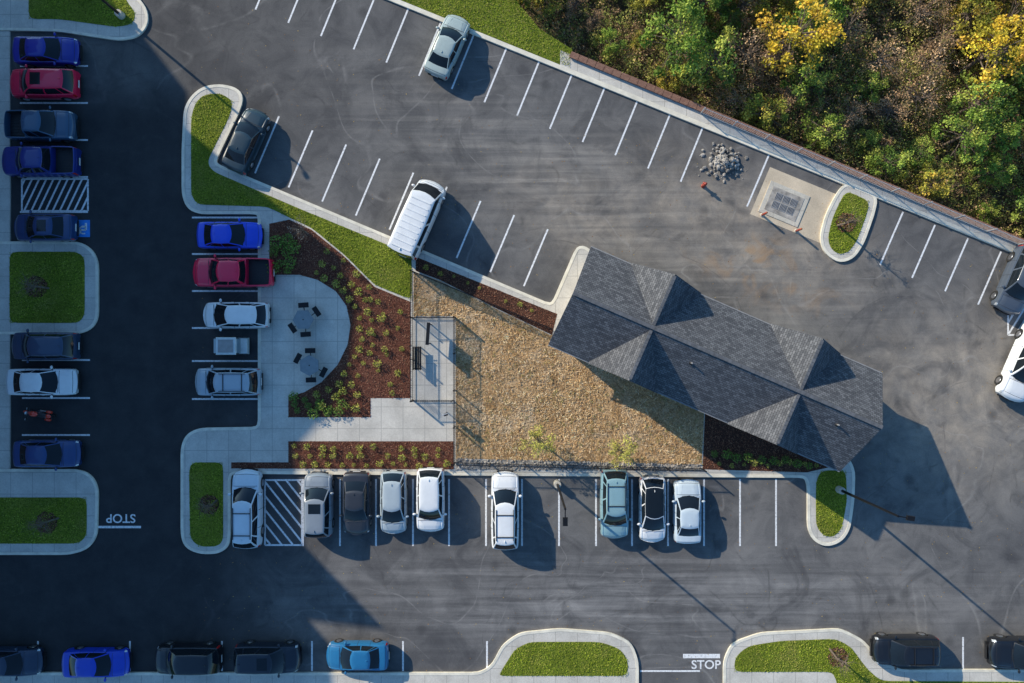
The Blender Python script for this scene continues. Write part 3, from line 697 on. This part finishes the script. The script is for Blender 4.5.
# ---------------------------------------------------------------- vegetation
def scat(name,poly,dens,z,size,cols,mat,flat=.5,aspect=1.,zr=.05,var=.3,pt=0.,ps=1.,tint=None):
    Q=sample(poly,dens,RS); n=len(Q); C=np.column_stack([Q,z+RS.uniform(0,zr,n)]); co=pal(cols,n,RS,var)
    if pt:
        f=patch(Q[:,0],Q[:,1],ps); co=co*np.clip(1+pt*f,.25,1.9)[:,None]
        if tint is not None:
            k=np.clip(patch(Q[:,0],Q[:,1],ps*.8,4.)*1.2-.25,0,.8)[:,None]; co=co*(1-k)+np.array(tint)*k
    return quads(name,C,RS.uniform(size[0],size[1],n),np.clip(co,0,1),mat,RS,flat,aspect)
GC=[(.26,.34,.025),(.34,.40,.04),(.18,.25,.02),(.40,.40,.08)]
for g in (g_strip,g_low,g_right,gi1,gi2,gi3,gb1,gb2,gi4): scat('grass',g,280,.145,(.05,.13),GC,M['blade'],.15,.35,.05,.3,.38,1.3,(.38,.34,.10))
gtv=[(380,kl(380)-4),(570,kl(570)-4),(570,50),(540,30),(505,-12),(380,-12)]
scat('grass',gtv,280,.125,(.05,.13),GC+[(.40,.34,.12)],M['blade'],.15,.35,.05,.3,.35,1.0,(.42,.33,.13))
MC=[(.20,.078,.047),(.28,.125,.078),(.09,.038,.025),(.34,.19,.12)]
for m_ in(m_main,m_low,m_bld,m_top): scat('mulch_chips',m_,210,.14,(.05,.14),MC,M['scrub'],.6,.35,.03,.3,.25,1.5)
SC=[(.76,.53,.28),(.60,.39,.18),(.85,.66,.42),(.38,.22,.10),(.66,.43,.20)]
# straw is thin in places: bare soil shows through in irregular patches
Q=sample(s_poly,330,RS); f=patch(Q[:,0],Q[:,1],1.5)+.5*patch(Q[:,0],Q[:,1],4.,2.); keep=f+RS.normal(0,.25,len(Q))>-.45; Q=Q[keep]; f=f[keep]; n=len(Q)
co=pal(SC,n,RS,.35)*np.clip(1+.22*f,.5,1.5)[:,None]; k=np.clip(patch(Q[:,0],Q[:,1],1.1,4.)*1.3-.2,0,.8)[:,None]; co=co*(1-k)+np.array((.84,.68,.46))*k*RS.uniform(.7,1.1,(n,1))
k=np.clip(patch(Q[:,0],Q[:,1],1.9,1.)*1.5-.55,0,.75)[:,None]; co=co*(1-k)+np.array((.36,.21,.09))*k
quads('straw_litter',np.column_stack([Q,.145+RS.uniform(0,.07,n)+.04*np.clip(f,0,1)]),RS.uniform(.10,.34,n),np.clip(co,0,1),M['scrub'],RS,.6,.13)
Q=sample(s_poly,1.6,RS); mbc=[]
C=np.repeat(np.column_stack([Q,np.full(len(Q),.2)]),14,0)+RS.normal(0,.09,(len(Q)*14,3))*np.array([1,1,.35])
quads('weed_tufts',C,RS.uniform(.06,.16,len(C)),pal([(.35,.33,.10),(.45,.36,.16),(.28,.26,.08)],len(C),RS),M['scrub'],RS,.1,.3)
def crown(rs,clumps,nper,cr,lr,cols,var=.2):
    Cs=[];Co=[]
    base=np.array(cols)
    for c in clumps:
        k=int(nper*rs.uniform(.5,1.3)); r=cr*rs.uniform(.6,1.3)
        d=rs.normal(size=(k,3)); d/=np.linalg.norm(d,axis=1)[:,None]; d*=(rs.uniform(0,1,(k,1))**.5)*r; d[:,2]*=.7
        Cs.append(c+d); t=base[rs.integers(0,len(base))]*rs.uniform(.6,1.35)
        Co.append(np.clip(t*(1+rs.uniform(-var,var,(k,1))),0,1))
    C=np.concatenate(Cs); return C,np.concatenate(Co),rs.uniform(lr[0],lr[1],len(C))
def join_leaf_wood(name,leafme,woodmb):
    wo=woodmb.obj(name+'_wood'); lo=bpy.data.objects.new(name,leafme); scn.collection.objects.link(lo)
    bpy.ops.object.select_all(action='DESELECT'); wo.select_set(True); lo.select_set(True); bpy.context.view_layer.objects.active=lo
    bpy.ops.object.join(); me=lo.data; bpy.data.objects.remove(lo); return me
def tree_mesh(seed,h,r,cols,nclump=34,nper=90,bare=0.0,lr=(.10,.24),cr=.60):
    rs=np.random.default_rng(seed); rn=random.Random(seed); mb=MB()
    top=Vector((rn.uniform(-.3,.3),rn.uniform(-.3,.3),h*.8)); mid=Vector((rn.uniform(-.15,.15),rn.uniform(-.15,.15),h*.4))
    tr=.03*h; mb.tube((0,0,0),mid,tr,tr*.7,M['bark'],8); mb.tube(mid,top,tr*.7,tr*.25,M['bark'],7)
    cl=[]
    for i in range(nclump):
        a=rn.uniform(0,6.28); f=rn.uniform(.42,1.0); rr=r*math.sqrt(max(0,1-((f-.62)/.45)**2))*rn.uniform(.35,1.08)
        e=Vector((math.cos(a)*rr,math.sin(a)*rr*rn.uniform(.8,1.1),h*f)); s=mid.lerp(top,rn.uniform(0,.9)); m2=s.lerp(e,.5)+Vector((0,0,rn.uniform(0,.3)))
        mb.tube(s,m2,tr*.3,tr*.18,M['bark'],5,False); mb.tube(m2,e,tr*.18,tr*.05,M['bark'],5,False)
        for k in range(3): mb.tube(m2.lerp(e,rn.uniform(0,1)),e+Vector((rn.uniform(-.6,.6),rn.uniform(-.6,.6),rn.uniform(0,.5))),tr*.07,tr*.02,M['bark'],4,False)
        if rn.random()>bare: cl.append((e.x,e.y,e.z))
    C,Co,sz=crown(rs,np.array(cl),nper,cr,lr,cols)
    me=quads('t',C,sz,Co,M['leaf'],rs,.08,.8,False)
    return join_leaf_wood('tree',me,mb)
sc_=lambda c,k:[tuple(min(.95,x*k) for x in q) for q in c]
GREEN=sc_([(.075,.115,.020),(.11,.155,.026),(.15,.185,.034),(.05,.08,.018),(.19,.20,.040)],2.5)
OLIVE=sc_([(.18,.17,.03),(.24,.21,.035),(.12,.14,.025),(.28,.21,.04),(.10,.11,.02)],2.5)
BROWN=sc_([(.17,.11,.06),(.23,.15,.085),(.14,.09,.055),(.17,.14,.05),(.27,.18,.10)],2.4)
GOLD=sc_([(.40,.28,.03),(.34,.26,.03),(.25,.22,.03),(.42,.27,.04)],2.2)
fam={'g':[tree_mesh(10+i,5.2,2.1,GREEN) for i in range(4)],'o':[tree_mesh(20+i,5.0,2.0,OLIVE) for i in range(4)],'b':[tree_mesh(30+i,4.2,1.8,BROWN,30,55,.25,(.07,.16)) for i in range(3)],'y':[tree_mesh(40+i,5.8,2.3,GOLD) for i in range(2)]}
def kind(px,py):
    u=RN.random()
    if px>975 and py<65: return 'y' if u<.8 else 'o'
    if 885<px<975 and py<110: return 'b' if u<.85 else 'g'
    if 720<px<800 and 40<py<110: return 'b' if u<.6 else 'o'
    if px<640: return 'b' if u<.4 else ('o' if u<.65 else 'g')
    return 'g' if u<.55 else ('o' if u<.86 else ('y' if u<.89 else 'b'))
pts=[];tries=0
while len(pts)<125 and tries<6000:
    tries+=1; px=RN.uniform(500,1190);py=RN.uniform(-130,wl(px)-14)
    if px<600 and py>kl(px)-48-(600-px)*.25: continue
    if 900<px<955 and py<85 and RN.random()<.7: continue
    if all(math.hypot(px-a,py-b)>26 for a,b in pts): pts.append((px,py))
for px,py in pts:
    k=kind(px,py); me=RN.choice(fam[k]); dist=(wl(px)-py)
    s=RN.uniform(.55,1.1)*(.70 if dist<45 else 1.0)*(.8 if px<650 else 1)
    x,y=W(px,py,s*3.5-2.8)
    o=bpy.data.objects.new('tree',me); o.location=(x,y,-3.0); o.scale=(s,s,s*RN.uniform(.85,1.1)); o.rotation_euler[2]=RN.uniform(0,6.28); scn.collection.objects.link(o)
up=[(505,-30),(545,25),(577,50),(1200,wl(1200)-6),(1200,-150),(480,-150)]
Q=sample(up,13,RS)
nz=np.array([math.sin(x*.9)+math.cos(y*1.1+x*.4) for x,y in Q])
cl=np.column_stack([Q,-2.6+RS.uniform(0,1.3,len(Q))+nz*.3])
dw=np.array([ (Vector((q[0],q[1],0))-w0).dot(nrm) for q in Q]); cl[:,2]-=np.clip(dw,0,14)*.03; cl[dw<.5,2]-=.2
UG=sc_([(.10,.12,.03),(.15,.15,.04),(.16,.105,.06),(.08,.09,.025),(.22,.145,.08),(.20,.19,.05)],2.5)
C,Co,sz=crown(RS,cl,22,.42,(.06,.18),UG,.3)
quads('undergrowth',C,sz,Co,M['leaf'],RS,.1,.6)
def shrub_mesh(seed,cols,r=.30,h=.45,n=100):
    rs=np.random.default_rng(seed); mb=MB()
    for i in range(7):
        a=rs.uniform(0,6.28); mb.tube((0,0,0),(math.cos(a)*r*.6,math.sin(a)*r*.6,h*.8),.012,.004,M['bark'],4,False)
    d=rs.normal(size=(n,3)); d/=np.linalg.norm(d,axis=1)[:,None]; d*=rs.uniform(.3,1,(n,1))**.6; C=d*np.array([r,r,h*.5])+np.array([0,0,h*.55])
    return join_leaf_wood('shrub',quads('s',C,rs.uniform(.05,.13,n),pal(cols,n,rs,.35),M['blade'],rs,.15,.6,False),mb)
SG=[shrub_mesh(60+i,[(.38,.40,.07),(.28,.32,.05),(.48,.44,.11)]) for i in range(3)]; SDk=[shrub_mesh(70+i,[(.14,.24,.04),(.18,.28,.06)],.38,.5,150) for i in range(2)]
def shrub(px,py,fam_,s=1.0,nm='shrub'):
    if RN.random()<.06: return
    o=bpy.data.objects.new(nm,RN.choice(fam_)); o.location=(*W(px+RN.uniform(-2,2),py+RN.uniform(-2,2)),.13); o.scale=[s*RN.uniform(.65,1.25)]*3; o.rotation_euler[2]=RN.uniform(0,6); scn.collection.objects.link(o)
for rr,nn in((10,16),(21,17),(33,13)):
    for i in range(nn):
        t=math.radians(-62+i*122/(nn-1)); shrub(277+(75+rr)*math.cos(t),334+(60+rr)*math.sin(t),SG,.9)
for x in range(297,452,13):
    for y in (447,456,464): shrub(x+(y%3)*3,y,SG,.8)
for x,y in((277,243),(290,240),(277,254),(290,252),(280,264),(292,264),(284,247),(274,270),(297,248),(287,270)): shrub(x,y,SDk,1.15)
for x,y in((296,402),(308,404),(320,402),(332,406),(344,404),(356,408),(298,411),(314,412),(330,413),(294,396),(304,398),(322,408),(340,411),(390,385),(400,372),(392,392)): shrub(x,y,SDk if x<345 else SG,.95)
for x in range(712,820,12): shrub(x,452+ (x-712)*.12,SDk,.85); shrub(x+5,463,SG,.75)
for x,y in((370,300),(385,315),(398,330),(402,350),(375,335),(388,355),(400,310),(380,372),(366,385)): shrub(x,y,SG,.6)
for i in range(9): shrub(428+i*13,267+i*5.6,SG,.6)
def ring(px,py,r,mat=None):
    P=[(px+r*math.cos(t*math.pi/9)*(1+.1*math.sin(t*3)),py+r*math.sin(t*math.pi/9)*(1+.08*math.cos(t*2))) for t in range(18)]
    sheet('mulch_ring',P,.146,mat or M['mulch2']); scat('mulch_chips',P,260,.15,(.05,.14),MC,M['scrub'],.6,.4,.12)
sap=[tree_mesh(80+i,3.0,.85,[(.20,.18,.07),(.26,.18,.09),(.15,.15,.05)],20,16,.35,(.05,.10),.25) for i in range(2)]
young=[tree_mesh(90,2.6,.85,[(.55,.52,.12),(.62,.55,.16)],20,75,0,(.05,.12),.34)]
bare=[tree_mesh(95,2.2,1.0,[(.5,.45,.36)],26,5,.5,(.04,.07),.25)]
def plant(px,py,fm,s,nm='sapling_tree',h=1.2):
    o=bpy.data.objects.new(nm,RN.choice(fm)); o.location=(*W(px,py,h),.13); o.scale=[s]*3; o.rotation_euler[2]=RN.uniform(0,6); scn.collection.objects.link(o)
for x,y,r in((38,287,11),(48,522,11),(210,504,10),(845,223,10),(837,656,10)): ring(x,y,r); plant(x,y,sap,.9)
plant(538,442,young,1.1,'young_tree',1.7); plant(622,452,young,1.05,'young_tree',1.7); plant(304,231,bare,1.0,'bare_shrub',.7)
Q=sample([(200,-20),(1100,300),(1100,680),(200,680)],.9,RS)
quads('fallen_leaves',np.column_stack([Q,np.full(len(Q),.012)]),RS.uniform(.04,.10,len(Q)),pal([(.35,.2,.07),(.22,.12,.05),(.45,.32,.1)],len(Q),RS),M['scrub'],RS,3.,.7)
# ---------------------------------------------------------------- light & camera
sc=bpy.data.lights.new('sun','SUN'); sc.energy=5.0; sc.angle=math.radians(.5); sc.color=(1,.89,.72)
so=bpy.data.objects.new('sun',sc); scn.collection.objects.link(so)
dv=Vector((SD[0]*math.cos(SUNEL),SD[1]*math.cos(SUNEL),-math.sin(SUNEL))); so.rotation_euler=dv.to_track_quat('-Z','Y').to_euler(); so.location=(0,0,60)
wd=bpy.data.worlds.new('World'); scn.world=wd; wd.use_nodes=True; nt=wd.node_tree; bg=nt.nodes['Background']
sk=nt.nodes.new('ShaderNodeTexSky'); sk.sky_type='NISHITA'; sk.sun_disc=False; sk.sun_elevation=SUNEL; sk.sun_rotation=math.radians(-50); sk.ozone_density=3.0; sk.air_density=1.2
L(nt,mixc(nt,1.0,sk.outputs[0],(.60,.94,1.20),'MULTIPLY'),bg.inputs[0]); bg.inputs[1].default_value=.14
cam=bpy.data.cameras.new('camera'); co=bpy.data.objects.new('camera',cam); scn.collection.objects.link(co); co.location=(0,0,HC); co.rotation_euler=(0,0,0)
cam.sensor_width=36; cam.lens=36*HC/(1024*K); cam.clip_end=10000; scn.camera=co
scn.view_settings.view_transform='Standard'; scn.view_settings.look='None'; scn.view_settings.exposure=0
print('objs',len(bpy.data.objects))
